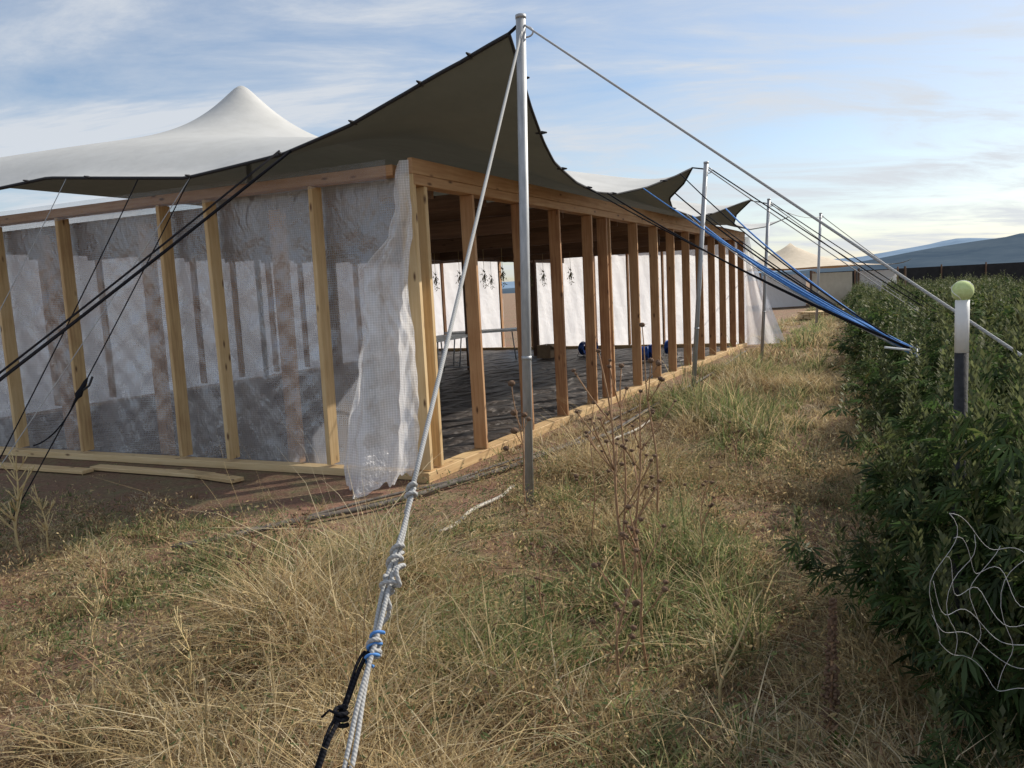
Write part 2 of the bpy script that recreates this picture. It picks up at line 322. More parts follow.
# ---------------------------------------------------------------- canopy
se_s=[-.55,-.3,0,.5,1,2,3,3.8,4.4,4.9,5.25,5.5,5.8,6.4,8,8.9,9.6,10.0,10.3,11,13,14,14.8]
se_a=[1.2,1.15,1.08,.95,.82,.62,.45,.42,.62,.85,.98,.8,.5,.38,.32,.45,.8,.9,.55,.35,.3,.5,.9]
se_z=[3.38,3.08,2.90,2.78,2.72,2.68,2.69,2.74,2.86,3.03,3.16,3.0,2.84,2.74,2.72,2.84,3.05,3.13,2.9,2.75,2.75,2.85,3.1]
fq=[-1.2,-.8,-.3,.25,.95,2.1,3.9,4.9,7,9.5]; fs=[-.55,-.5,-.48,-.45,-.42,-.37,-.37,-.42,-.5,-.5]; fz=[3.38,3.25,3.09,2.94,2.82,2.76,2.95,2.90,2.85,2.95]
def canopy_pt(u,v):
    q0=-1.2+(9.5+1.2)*v; sf=float(np.interp(q0,fq,fs)); s=sf+u*(14.8-sf)
    qe=-float(np.interp(s,se_s,se_a)); q=qe+(9.5-qe)*v
    ds=s-sf; dq=q-qe; dn=9.5-q; df=14.8-s
    ze=float(np.interp(s,se_s,se_z)); zf=float(np.interp(q,fq,fz))
    m=max(0,min(ds,dn+1.5,df+.5)); k1=1-math.exp(-m/1.0); k2=1-math.exp(-dq/3.4)
    zin=2.84+1.16*k1*k2
    for (ps,pq,h,l) in [(3.66,5.2,1.22,.82),(9.5,5.2,1.0,.9)]:
        r=math.hypot(s-ps,q-pq); zin+=h*math.exp(-math.sqrt(r*r+.012)/l)
    w1=math.exp(-dq/.6); w2=math.exp(-ds/.5); w3=(1-w1)*(1-w2)
    return P(s,q,(ze*w1+zf*w2+zin*w3)/(w1+w2+w3))
us=np.unique(np.concatenate([np.linspace(0,1,181)**1.2,np.linspace(.22,.33,40)])); vs=np.unique(np.concatenate([np.linspace(0,1,111)**1.25,np.linspace(.54,.66,40)]))
V=[canopy_pt(u,v) for v in vs for u in us]; nu=len(us)
Fc=[(j*nu+i,j*nu+i+1,(j+1)*nu+i+1,(j+1)*nu+i) for j in range(len(vs)-1) for i in range(nu-1)]
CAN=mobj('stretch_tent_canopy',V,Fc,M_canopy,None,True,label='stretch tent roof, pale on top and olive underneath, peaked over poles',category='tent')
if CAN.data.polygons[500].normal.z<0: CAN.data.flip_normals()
hem=[canopy_pt(u,0) for u in us]; v,f=tube([(a[0],a[1],a[2]-.004) for a in hem],.013,6); mobj('hem',v,f,M_black,CAN,True)
hem2=[canopy_pt(0,v) for v in vs]; v,f=tube([(a[0],a[1],a[2]-.004) for a in hem2],.015,6); mobj('hem',v,f,M_black,CAN,True)
def tab(p,d):
    a=Vector(p); d=Vector(d).normalized(); 
    v,f=tube([a-d*.04,a+d*.015,a+d*.06],.015,6,rs=[.009,.015,.006]); mobj('tie_tab',v,f,M_black,CAN,True)
for v_ in [.03,.07,.13,.2,.3,.42,.5]: 
    p=canopy_pt(0,v_); tab(p,(-D[0],-D[1],.1))
for u_ in [.02,.06,.12,.2,.27,.34,.45,.6]:
    p=canopy_pt(u_,0); tab(p,(N[0],N[1],-.1))
# ---------------------------------------------------------------- tent poles
def pole(base,top,r,label,grp='steel tent poles along the building'):
    e=empty('tent_pole',(base[0],base[1],0),label=label,category='pole',group=grp)
    b=Vector((0,0,-.05)); t=Vector((top[0]-base[0],top[1]-base[1],top[2]))
    v,f=tube([b,b+(t-b)*.5,t],r,16); mobj('shaft',v,f,M_steel,e,True)
    v,f=tube([t+Vector((0,0,-.012)),t+Vector((0,0,.012))],r*1.1,16); mobj('cap',v,f,M_steel,e,True)
    k=t-(t-b).normalized()*.10; pts=[(k.x+.05*math.cos(a)+r,k.y,k.z+.035*math.sin(a)) for a in np.linspace(0,2*math.pi,16)]
    v,f=tube(pts,.006,6,False); mobj('eye_bolt',v,f,M_steel,e,True)
    v,f=tube([b+(t-b)*.33,b+(t-b)*.338],r*1.08,16); mobj('joint_collar',v,f,M_steel,e,True)
    return e
pole((.079,5.605),(.185,5.605,3.47),.034,'tall galvanised steel pole beside the corner, holding up the canopy tip')
pole((2.37,10.22),(2.62,10.22,3.12),.03,'thin galvanised steel pole beside the stud wall')
pole((4.77,14.8),(4.95,14.8,3.08),.03,'thin galvanised steel pole beside the stud wall')
pole((9.4,23.9),(9.55,23.9,3.5),.04,'galvanised steel pole in the grass past the building')
e=empty('inner_tent_pole',P(3.66,5.2,0),label='steel pole inside the building pushing up the tent peak',category='pole')
v,f=tube([(0,0,0),(0,0,4.4)],.04,12); mobj('shaft',v,f,M_steel,e,True)
# ---------------------------------------------------------------- ropes
T1=(.19,5.6,3.38); A=(-.58,1.55,0.0)
def on(t): return lerp(T1,A,t)
kt=.723
g1=empty('guy_rope',A,label='pale grey rope from the pole top, doubled and knotted',category='rope',group='guy ropes of the tents')
def lp(V): return local(V,A)
v,f=tube([on(t) for t in np.linspace(0,kt+.02,16)],.009,10); mobj('line',lp(v),f,M_rope,g1,True)
dv=(Vector(A)-Vector(T1)); dn_=dv.normalized(); ua=dn_.orthogonal().normalized(); ub=dn_.cross(ua)
def helix(t0,t1,turns,rad,ph,n=160,wob=0):
    out=[]
    for i in range(n+1):
        t=i/n; c=Vector(on(t0+(t1-t0)*t)); a=ph+turns*2*math.pi*t; rr=rad(t) if callable(rad) else rad
        out.append(c+ua*(math.cos(a)*rr+wob*math.sin(t*13+ph))+ub*(math.sin(a)*rr+wob*math.cos(t*9+ph*2)))
    return out
for ph in (0,math.pi):
    v,f=tube(helix(kt,.995,1.3,lambda t:.008+.004*math.sin(t*17+ph),ph,160,.004),.0072,10); mobj('doubled_strand',lp(v),f,M_rope,g1,True)
for (a,b,tn,r_) in [(kt-.004,kt+.008,1.6,.014),(.766,.782,1.8,.019),(.789,.797,1.3,.016),(.827,.836,1.5,.015)]:
    v,f=tube(helix(a,b,tn,lambda t,r_=r_:r_+.006*math.sin(t*math.pi),random.random()*6,100,.006),.0072,8); mobj('knot',lp(v),f,M_rope,g1,True)
for (tc_,sc_,of) in [(.775,1.,.024),(.787,.9,-.022),(.80,.8,.02),(.832,.6,.018)]:
    kc=Vector(on(tc_)); pts=[kc+ua*(.02*sc_*math.sin(a)+of)+dn_*(.04*sc_*math.cos(a))+ub*(.012+.014*math.cos(2*a+tc_*40)) for a in np.linspace(0,2*math.pi,30)]
    v,f=tube(pts,.0068,8,False); mobj('loop',lp(v),f,M_rope,g1,True)
kc=Vector(on(.80)); pts=[kc+ua*(.02+.03*t)+ub*(.02*math.sin(t*4))+Vector((0,0,-.10*t)) for t in np.linspace(0,1,12)]
v,f=tube(pts,.0068,8); mobj('rope_tail',lp(v),f,M_rope,g1,True)
v,f=tube(helix(.822,.842,3,.018,1,90),.005,8); mobj('blue_cord',lp(v),f,M_blue,g1,True)
a0=Vector(on(.835)); b0=Vector(on(.99))+Vector((-.10,0,0))
def bc(t): return a0.lerp(b0,t)+Vector((-.015-.02*math.sin(t*3),0,.008*math.sin(t*25)))
v,f=tube([bc(t) for t in np.linspace(0,1,30)],.0065,8); mobj('black_cord',lp(v),f,M_ropeb,g1,True)
v,f=tube([bc(t)+Vector((-.011,.004,.006*math.sin(t*30))) for t in np.linspace(0,1,30)],.005,8); mobj('black_cord',lp(v),f,M_ropeb,g1,True)
k0=bc(.22)
pts=[k0+Vector((.016*math.cos(a*3),.012*math.sin(a*3),.026-.052*a/6.28)) for a in np.linspace(0,6.28,60)]
v,f=tube(pts,.0065,8); mobj('black_knot',lp(v),f,M_ropeb,g1,True)
for k_ in (-1,1):
    v,f=tube([k0,k0+Vector((.022*k_-.01,0,.02)),k0+Vector((.04*k_-.015,0,.03+.03*k_))],.004,6); mobj('cord_end',lp(v),f,M_ropeb,g1,True)
rope((.2,5.6,3.42),(3.11,1.69,.0),.007,M_rope,'taut grey rope from the tall pole over the crop',.0)
rope((2.62,10.22,3.08),(7.9,12.0,.05),.008,M_ropeb,'thin black rope from a pole top to the crop rows',.03)
rope((2.62,10.22,3.05),(8.2,13.2,.05),.007,M_rope,'thin grey rope from a pole top to the crop rows',.03)
rope((4.95,14.8,3.05),(10.2,16.6,.05),.009,M_ropeb,'thin black rope from a pole top to the crop rows',.03)
rope((4.95,14.8,3.02),(10.5,18.2,.05),.008,M_rope,'thin grey rope from a pole top to the crop rows',.03)
rope((9.55,23.9,3.45),(15,26,.05),.012,M_rope,'thin grey rope from a pole top to the crop rows',.03)
rope((9.55,23.9,3.4),(4.95,14.8,3.0),.008,M_rope,'thin grey rope strung between two poles',.12)
def tip(s): 
    best=min(us,key=lambda u:abs((-.55+u*15.35)-s)); return canopy_pt(best,0)
rope(tip(5.25),(2.61,10.22,3.04),.010,M_ropeb,'short black rope tying the canopy tip to its pole',0)
rope(tip(10.0),(4.94,14.8,3.0),.010,M_ropeb,'short black rope tying the canopy tip to its pole',0)
rope(canopy_pt(0,0),(.17,5.6,3.42),.012,M_ropeb,'short black rope tying the canopy tip to its pole',0)
SK=(3.18,6.10,.99)
st=empty('ground_stake',(SK[0],SK[1],0),label='steel stake at the crop edge gathering blue straps',category='stake')
v,f=tube([(.12,0,-.1),(0,0,1.03)],.014,8); mobj('shaft',v,f,M_steel,st,True)
v,f=tube([(.04*math.cos(a),.01,.98+.04*math.sin(a)) for a in np.linspace(0,6.28,20)],.007,6,False); mobj('ring',v,f,M_steel,st,True)
for i,(s,mat,r,lab,sg) in enumerate([(2.4,M_ropeb,.007,'black rope from the canopy edge to the stake',.05),(3.4,M_ropeb,.009,'black rope from the canopy edge to the stake',.08),(4.3,M_blue,.007,'blue rope from the canopy edge to the stake',.06),(5.0,M_ropeb,.007,'black rope from the canopy edge to the stake',.12),(5.7,M_ropeb,.009,'black rope from the canopy edge to the stake',.1),(6.6,M_blue,.011,'blue strap from the canopy edge to the stake',.07),(7.3,M_rope,.007,'grey rope from the canopy edge to the stake',.14),(7.8,M_blue,.014,'blue strap from the canopy edge to the stake',.11),(8.5,M_ropeb,.008,'black rope from the canopy edge to the stake',.06),(9.2,M_blue,.012,'blue strap from the canopy edge to the stake',.09)]):
    rope(tip(s),(SK[0]+.004*i,SK[1]+.008*i,SK[2]-.006*i),r,mat,lab,sg)
q_=sag(tip(7.8),SK,20,.11)
rope(q_[7],SK,.017,M_blue,'bundle of blue ratchet straps pulled to the stake',.04)
q_=sag(tip(6.6),SK,20,.07)
rope(q_[8],SK,.014,M_blue,'bundle of blue ratchet straps pulled to the stake',.07)
rope((SK[0]-.02,SK[1],SK[2]),(SK[0]-.22,SK[1]+.05,SK[2]+.03),.010,M_white,'white strap end at the ring of the stake',.0)
c1=canopy_pt(0,.19); c2=canopy_pt(0,.30); c3=canopy_pt(0,.36)
def guy(a,b,mat,r,lab): rope(a,b,r,mat,lab,.03)
guy(c1,(-4.75,4.4,.05),M_ropeb,.012,'thick black rope running down from the canopy hem')
c1b=(c1[0]-.1,c1[1],c1[2]); guy(c1b,(-4.9,4.6,.05),M_ropeb,.008,'thin black rope running down from the canopy hem')
guy(c2,(-4.0,5.3,.05),M_rope,.0035,'thin grey cord from the canopy hem to the ground')
gE=(-3.85,5.75,.05); guy(c2,gE,M_ropeb,.005,'thin black cord from the canopy hem to the ground')
guy(c3,(-4.1,5.6,.05),M_ropeb,.005,'thin black cord from the canopy hem to the ground')
guy(canopy_pt(0,.45),(-4.7,5.6,.05),M_rope,.0035,'thin grey cord from the canopy hem to the ground')
kp=sag(c2,gE,40,.03)
kk=Vector(kp[26]); kd=(Vector(kp[28])-Vector(kp[24])).normalized()
v,f=tube([kk-kd*.13,kk-kd*.10,kk-kd*.03,kk+kd*.02,kk+kd*.05,kk+kd*.13],.02,8,rs=[.006,.016,.02,.03,.014,.006])
bk=mobj('ratchet_buckle',v,f,M_ropeb,None,True,label='knotted black strap buckle on the thin guy cord',category='strap')
v,f=tube([kk,kk+Vector((.07,.02,.05)),kk+Vector((.10,.03,.12))],.009,6); mobj('handle',v,f,M_black,bk,True)
rope(tuple(kk),(kk[0]-.30,kk[1]-.2,kk[2]-.38),.006,M_ropeb,'loose black strap tail below the buckle',.08)
# ---------------------------------------------------------------- hoses, boards
hose_main=[(-2.3,5.0),(-1.6,5.45),(-.75,6.08),(0,7.0),(.95,8.2),(2.7,11.8),(5.3,17.4)]
def hose(pts,r,mat,label,name='hose'):
    P3=[Vector((x,y,float(gz(x,y))+r+.02)) for x,y in pts]; out=[]
    for i in range(len(P3)-1):
        for k in range(12):
            t=k/12; p=P3[i].lerp(P3[i+1],t); w=.02*math.sin((i+t)*5); out.append(p+Vector((w,-w,0)))
    out.append(P3[-1]); v,f=tube(out,r,8); mobj(name,v,f,mat,None,True,label=label,category='hose')
hose(hose_main,.022,M_soilpipe,'dusty black irrigation hose lying along the building')
hose([(-2.0,5.35),(-1.0,6.1),(-.35,6.75),(.6,8.0),(2.2,11.2)],.012,M_soilpipe,'thin dusty irrigation hose beside the bottom plate')
hose([(-.55,5.15),(-.3,5.6),(-.03,6.2)],.014,M_hosew,'short white pipe lying in the grass')
hose([(.25,6.6),(1.0,7.9),(1.6,9.0)],.013,M_hosew,'dusty pale pipe lying along the wall')
for (x,y,l,a,lab) in [(-3.6,7.55,1.6,2.7,'loose pine board on the dirt'),(-2.9,7.2,.9,2.55,'short loose pine board on the dirt'),(-5.2,8.1,2.0,2.72,'loose pine board on the dirt')]:
    box('board',(.035,.13,l),(x,y,.03),a,M_pine,None,.004,axis_long='x',label=lab,category='board')
# ---------------------------------------------------------------- interior things
def bxl(e,n,sz,loc,m,bev=.006):
    bm=bmesh.new(); bmesh.ops.create_cube(bm,size=1)
    for v in bm.verts: v.co=Vector((v.co.x*sz[0]+loc[0],v.co.y*sz[1]+loc[1],v.co.z*sz[2]+loc[2]))
    bmesh.ops.bevel(bm,geom=bm.edges[:],offset=bev,segments=1,affect='EDGES')
    me=bpy.data.meshes.new(n); bm.to_mesh(me); bm.free(); me.materials.append(m); link(bpy.data.objects.new(n,me),e)
def table(x,y,rz):
    e=empty('folding_table',(x,y,.03),label='white folding table on the dark floor cloth',category='table',group='folding tables inside the building'); e.rotation_euler=(0,0,rz)
    bxl(e,'table_top',(1.8,.75,.045),(0,0,.73),M_white)
    for sx in(-.75,.75):
        for sy in(-.3,.3):
            v,f=tube([(sx,sy,0),(sx*.9,sy,.71)],.015,8); mobj('leg',v,f,M_steel,e,True)
        v,f=tube([(sx,-.3,.08),(sx,.3,.08)],.012,8); mobj('crossbar',v,f,M_steel,e,True)
table(-.5,17.6,.3); table(-1.4,15.5,1.2)
def crate(x,y,rz,sz):
    e=empty('cardboard_box',(x,y,.03),label='open brown cardboard box on the floor cloth',category='box'); e.rotation_euler=(0,0,rz)
    a,b,h=sz
    for (n,s_,l) in [('side',(a,.008,h),(0,b/2,h/2)),('side',(a,.008,h),(0,-b/2,h/2)),('side',(.008,b-.02,h),(a/2,0,h/2)),('side',(.008,b-.02,h),(-a/2,0,h/2)),('base',(a-.02,b-.02,.008),(0,0,.01))]: bxl(e,n,s_,l,M_card,.001)
    for sg in (-1,1): mobj('flap',[(-a/2,sg*b/2,h),(a/2,sg*b/2,h),(a/2,sg*(b/2+.14),h-.07),(-a/2,sg*(b/2+.14),h-.07)],[(0,1,2,3)],M_card,e)
crate(.9,18.4,1.0,(.45,.35,.3))
def fan(x,y,rz,sc=.78):
    e=empty('floor_fan',(x,y,.03),label='blue round floor fan on a low stand',category='fan',group='blue floor fans inside the building'); e.rotation_euler=(0,0,rz); e.scale=(sc,sc,sc)
    ring=[(0.0+.19*math.cos(a),0,.24+.19*math.sin(a)) for a in np.linspace(0,2*math.pi,28)]
    for yy in (-.09,.09):
        v,f=tube([(p[0],yy,p[2]) for p in ring],.014,8,False); mobj('guard_ring',v,f,M_bluep,e,True)
    V=[];Fc=[]
    for i in range(28):
        a=2*math.pi*i/28
        for yy in(-.09,.09): V.append((.185*math.cos(a),yy,.24+.185*math.sin(a)))
    for i in range(28): Fc.append((2*i,2*i+1,(2*i+3)%56,(2*i+2)%56))
    mobj('housing',V,Fc,M_bluep,e,True)
    for k in range(5):
        a=k*2*math.pi/5; c,s=math.cos(a),math.sin(a); V=[]
        for (r,w,o_) in [(.04,.05,-.01),(.17,.11,-.03),(.17,-.08,.02),(.04,-.04,.01)]: V.append((c*r-s*w,o_,.24+s*r+c*w))
        mobj('blade',V,[(0,1,2,3)],M_bluep,e)
    v,f=sphere((0,0,.24),.06,12,8); mobj('motor',v,f,M_black,e,True)
    for sx in(-1,1):
        v,f=tube([(sx*.2,-.15,.01),(sx*.2,0,.24),(sx*.2,.15,.01),(sx*.2,-.15,.01)],.011,6,False); mobj('stand',v,f,M_black,e,True)
fan(3.0,16.3,.9); fan(2.75,16.0,1.4); fan(1.75,18.2,.7); fan(1.95,18.6,.9); fan(3.55,17.3,1.0)
def leafquads(n,cx,spread_,ln,wd,dirbias,R):
    c=cx+R.normal(size=(n,3))*spread_; d=R.normal(size=(n,3))+np.array(dirbias); d/=np.linalg.norm(d,axis=1)[:,None]
    w=np.cross(d,R.normal(size=(n,3))); w/=np.linalg.norm(w,axis=1)[:,None]; l=ln*R.uniform(.6,1.3,(n,1)); ww=wd*R.uniform(.7,1.3,(n,1))
    return np.stack([c,c+d*l*.5+w*ww,c+d*l,c+d*l*.5-w*ww],1).reshape(-1,3)
def fastmesh(name,V,quads,tris,colr,mat):
    me=bpy.data.meshes.new(name); me.vertices.add(len(V)); me.vertices.foreach_set('co',V.astype(np.float32).ravel())
    nq=0 if quads is None else len(quads); ntr=0 if tris is None else len(tris)
    idx=[]; 
    if nq: idx.append(quads.ravel())
    if ntr: idx.append(tris.ravel())
    idx=np.concatenate(idx).astype(np.int32)
    me.loops.add(len(idx)); me.loops.foreach_set('vertex_index',idx)
    st_=np.concatenate([np.arange(nq)*4, nq*4+np.arange(ntr)*3]).astype(np.int32)
    me.polygons.add(nq+ntr); me.polygons.foreach_set('loop_start',st_)
    me.update(calc_edges=True)
    at=me.attributes.new('col','FLOAT_COLOR','POINT'); c4=np.ones((len(V),4),np.float32); c4[:,:3]=colr; at.data.foreach_set('color',c4.ravel())
    me.materials.append(mat); me.validate(); return me
V=leafquads(70,np.array([0,0,-.12]),np.array([.025,.025,.08]),.06,.009,(0,0,-1.2),R)
bm_=fastmesh('drying_bundle',V,np.arange(len(V)).reshape(-1,4),None,np.tile(np.array([.2,.19,.09]),(len(V),1))*R.uniform(.6,1.3,(len(V)//4,1)).repeat(4,0),M_leaf)
for (s,q) in [(7,3.2),(7,3.7),(7,4.2),(9.5,3.2),(9.5,2.6),(6.15,2.4),(11.,5.2),(11.,4.2)]:
    o_=bpy.data.objects.new('drying_plant_bundle',bm_); o_.location=P(s,q,2.0); link(o_,label='bundle of drying plants hanging from a joist',category='dried plants',group='drying bundles hanging from the joists')
    v,f=tube([(0,0,.5),(0,0,-.2)],.004,5); mobj('string',v,f,M_straw,o_)
# ---------------------------------------------------------------- grass
def fbm(x,y,sc,seed):
    r=np.random.RandomState(seed); t=np.zeros_like(x); 
    for k in range(7):
        a=r.uniform(0,2*math.pi); fr=sc*(1.35**k)*r.uniform(.8,1.2); t+=np.sin((x*math.cos(a)+y*math.sin(a))*fr+r.uniform(0,6.28))/(1+.25*k)
    return t/2.6
def polydist(x,y,pts):
    d=np.full_like(x,9.)
    for (ax,ay),(bx_,by) in zip(pts[:-1],pts[1:]):
        vx,vy=bx_-ax,by-ay; t=np.clip(((x-ax)*vx+(y-ay)*vy)/(vx*vx+vy*vy),0,1); d=np.minimum(d,np.hypot(x-ax-t*vx,y-ay-t*vy))
    return d
def tufts(n_t,per,ylo,yhi,xl,xr,wscale,hscale,seed):
    r=np.random.RandomState(seed)
    y=ylo+(yhi-ylo)*r.rand(n_t)**.85; x=xl(y)+(xr(y)-xl(y))*r.rand(n_t)
    s,q=SQ(x,y); inside=(s>-.12)&(q>-.04)&(s<L+1)
    front=(s>-1.5)&(s<=-.0)&(q>-.9); nearwall=(q>-.35)&(q<0)&(s>0)
    pr=np.ones(n_t); pr[inside]=0; pr[front]=.04+.25*np.clip((-.7-s[front])/.8,0,1); pr[nearwall]=.2
    frontn=(s>-2.3)&(s<=-1.5)&(q>-.5); pr[frontn]=.6
    hd_=polydist(x,y,hose_main); pr*=np.where((hd_<.32)&(y<8.5),.1,1)
    under=(x>edge_x(y)+.3); pr[under]=.25
    keep=r.rand(n_t)<pr; x=x[keep]; y=y[keep]; s=s[keep]; q=q[keep]; nt_=len(x)
    hn=.76+.75*fbm(x,y,2.3,3)
    pathm=np.exp(-((x-(edge_x(y)-.45))**2)/.10)
    gn=.03+1.1*fbm(x,y,1.5,11)+.62*np.exp(-((x-(edge_x(y)-1.25))**2)/.35)-.6*pathm
    gv=gn+r.normal(0,.3,nt_); green=gv>.5
    h=.19*hscale*np.clip(hn,.25,2.0)*r.uniform(.5,1.4,nt_); h[q>-.9]*=.55; h[(s<0)&(s>-1.8)]*=.5
    h*=(1-.5*pathm); h[green]*=1.15
    tall=r.rand(nt_)<.06; h[tall]*=1.8
    N_=nt_*per; ti=np.repeat(np.arange(nt_),per)
    rad=np.abs(r.normal(0,.045,N_))*(.6+wscale*.4); an=r.rand(N_)*2*math.pi
    rx=x[ti]+rad*np.cos(an); ry=y[ti]+rad*np.sin(an)
    tl=r.normal(0,.25,nt_)
    lean=np.abs(r.normal(.42,.48,N_)+tl[ti])+np.where(green[ti],0,.2); hd=an+r.normal(0,.9,N_)
    Ln=h[ti]*r.uniform(.35,1.35,N_)*(1+.35*lean); w=.0022*wscale*r.uniform(.5,1.7,N_)*np.where(green[ti],1.3,1)
    dx,dy=np.cos(hd),np.sin(hd); sx,sy=-dy,dx
    curl=r.normal(0,.6,N_)*np.where(green[ti],.6,1)
    V=np.zeros((N_,7,3)); base=gz(rx,ry)-.01
    k=0
    for t,ww in [(0,1),(.4,.85),(.75,.55)]:
        out=lean*t**1.6*Ln*.9; up=Ln*(t-.45*np.minimum(lean,1.6)*t*t); up=np.maximum(up,.006+.01*t)
        cx=rx+dx*out+sx*curl*Ln*t*t; cy=ry+dy*out+sy*curl*Ln*t*t
        V[:,k]=np.stack([cx+sx*w*ww,cy+sy*w*ww,base+up],1); V[:,k+1]=np.stack([cx-sx*w*ww,cy-sy*w*ww,base+up],1); k+=2
    out=lean*Ln*.9; up=np.maximum(Ln*(1-.45*np.minimum(lean,1.6)),.01)
    V[:,6]=np.stack([rx+dx*out+sx*curl*Ln*1.1,ry+dy*out+sy*curl*Ln*1.1,base+up],1)
    b=np.arange(N_)*7
    quads=np.concatenate([np.stack([b,b+1,b+3,b+2],1),np.stack([b+2,b+3,b+5,b+4],1)]); tris=np.stack([b+4,b+5,b+6],1)
    straw=np.array([[.68,.53,.29],[.52,.39,.20],[.74,.63,.42],[.36,.24,.13],[.60,.48,.26]])
    gre=np.array([[.17,.22,.075],[.25,.29,.11],[.20,.26,.10],[.34,.35,.16]])
    ct_=np.where(green[:,None],gre[r.randint(0,4,nt_)],straw[r.randint(0,5,nt_)])
    cb=ct_[ti]*r.uniform(.55,1.3,(N_,1)); mixd=(r.rand(N_)<.3)&green[ti]; cb[mixd]=straw[0]*r.uniform(.6,1.1,(mixd.sum(),1))
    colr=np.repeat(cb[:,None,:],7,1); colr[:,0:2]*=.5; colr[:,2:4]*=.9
    return V.reshape(-1,3),quads,tris,colr.reshape(-1,3)
wedge=lambda k:(lambda y:-k*y-.3, lambda y:k*y+.3)
zones=[tufts(8200,20,1.55,6.6,*wedge(.74),1.0,1.1,1),
       tufts(4600,14,5.8,14,lambda y:(y-7)*.5-1.0,lambda y:edge_x(y)+.9,1.5,1.15,2),
       tufts(6500,9,14,46,lambda y:(y-7)*.5-.8,lambda y:edge_x(y)+.6,3.2,1.1,5),
       tufts(500,18,5.0,9.5,lambda y:-7+0*y,lambda y:-3.2+0*y,1.3,1.0,6)]
off=0; VV=[];QQ=[];TT=[];CC=[]
for V,qd,tr_,cl in zones:
    VV.append(V); QQ.append(qd+off); TT.append(tr_+off); CC.append(cl); off+=len(V)
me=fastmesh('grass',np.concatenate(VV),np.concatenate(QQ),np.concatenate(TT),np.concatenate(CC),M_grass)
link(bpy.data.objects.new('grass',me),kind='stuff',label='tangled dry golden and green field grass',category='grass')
r=np.random.RandomState(21); VV=[];CC=[]
for i in range(1700):
    y=2+r.rand()**.8*5; x=(r.rand()*1.4-.7)*y; s,q=SQ(x,y)
    if (s>-1.5 and q>-.3): continue
    n=r.randint(14,60); big=r.uniform(.7,1.9); V=leafquads(n,np.array([x,y,float(gz(x,y))+.06*big+.02]),np.array([.055,.055,.045])*big,.032,.004,(0,0,.6),r); VV.append(V)
    c=np.array([.13,.165,.065]) if r.rand()<.38 else (np.array([.5,.38,.2]) if r.rand()<.6 else np.array([.25,.155,.09])); CC.append(np.tile(c,(len(V),1))*r.uniform(.6,1.4,(n,1)).repeat(4,0))
V=np.concatenate(VV); me=fastmesh('ground_weeds',V,np.arange(len(V)).reshape(-1,4),None,np.concatenate(CC),M_grass)
link(bpy.data.objects.new('ground_weeds',me),kind='stuff',label='low leafy weeds among the grass',category='weeds')
# ---------------------------------------------------------------- dried weeds with seed heads
def weed(x,y,h,lean,nb,heads,mat,label,seed,hr=.014,thin=.0035):
    rr=random.Random(seed); z0=float(gz(x,y)); e=empty('dried_weed',(x,y,z0),label=label,category='weed',group='dried weeds standing in the grass')
    parts=[]
    main=[Vector((lean[0]*t*t*h+.012*math.sin(t*9+seed),lean[1]*t*t*h+.01*math.cos(t*8),h*t)) for t in np.linspace(0,1,12)]
    parts.append(tube(main,thin,6,rs=[thin*(1.4-.9*i/11) for i in range(12)]))
    ends=[main[-1]]
    for b in range(nb):
        t0=rr.uniform(.3,.92); k=int(t0*11); p=main[k]; a=rr.uniform(0,6.28); l=h*rr.uniform(.12,.32)*(1.2-t0*.6)
        br=[p+Vector((math.cos(a)*l*t*.7,math.sin(a)*l*t*.7,l*(.75*t+.2*t*t))) for t in np.linspace(0,1,6)]
        parts.append(tube(br,thin*.55,5)); ends.append(br[-1])
        if rr.random()<.5:
            p2=br[3]; a2=a+rr.uniform(-1.2,1.2); l2=l*.5; b2=[p2+Vector((math.cos(a2)*l2*t*.7,math.sin(a2)*l2*t*.7,l2*t)) for t in np.linspace(0,1,4)]
            parts.append(tube(b2,thin*.45,5)); ends.append(b2[-1])
    v,f=merge(parts); mobj('stalk',v,f,mat,e,True)
    if heads:
        for p in ends:
            hs_=[]; hr2=hr*rr.uniform(.7,1.2); hs_.append(sphere(p,hr2,9,6,(1,1,.8)))
            for k in range(9):
                a=k*.7; c=Vector((math.cos(a),math.sin(a),rr.uniform(-.6,.7))).normalized(); hs_.append(tube([p+c*hr2*.7,p+c*hr2*1.9],.0012,4,rs=[.0016,.0004]))
            v,f=merge(hs_); mobj('seed_head',v,f,M_head,e,True)
    return e
weed(.525,3.86,1.34,(-.06,.02),9,True,M_bark,'tall brown dried weed with round seed heads',1,.011,.007)
weed(.60,3.92,1.12,(.06,.03),7,True,M_bark,'tall brown dried weed with round seed heads',2,.011,.006)
weed(.56,4.05,1.24,(.02,.03),5,True,M_bark,'tall brown dried weed with round seed heads',22,.014,.006)
weed(.06,5.3,.95,(-.06,0),4,True,M_bark,'dried weed with dark seed heads beside the steel pole',3,.024,.006)
weed(.45,4.6,.95,(.03,0),6,True,M_bark,'brown dried weed with small seed heads',4)
weed(.9,4.9,1.34,(-.05,.05),3,True,M_bark,'tall brown dried weed with round seed heads',5,.02,.006)
weed(1.0,4.2,.6,(.1,0),6,True,M_bark,'brown dried weed with small seed heads',6,.010)
weed(.35,2.9,.62,(.16,0),8,True,M_bark,'brown dried weed leaning over the grass',7,.012,.005)
weed(.5,3.1,.75,(-.05,0),7,True,M_bark,'brown dried weed with small seed heads',27,.012,.005)
weed(.7,2.7,.5,(.35,0),4,False,M_straw,'bent straw coloured stalk',8,thin=.005)
weed(-3.3,5.0,.72,(.1,0),26,False,M_straw,'pale branching tumbleweed stalk at the shaded dirt',9,thin=.007)
weed(-3.1,5.0,.5,(-.1,0),20,False,M_straw,'pale branching tumbleweed stalk at the shaded dirt',10,thin=.005)
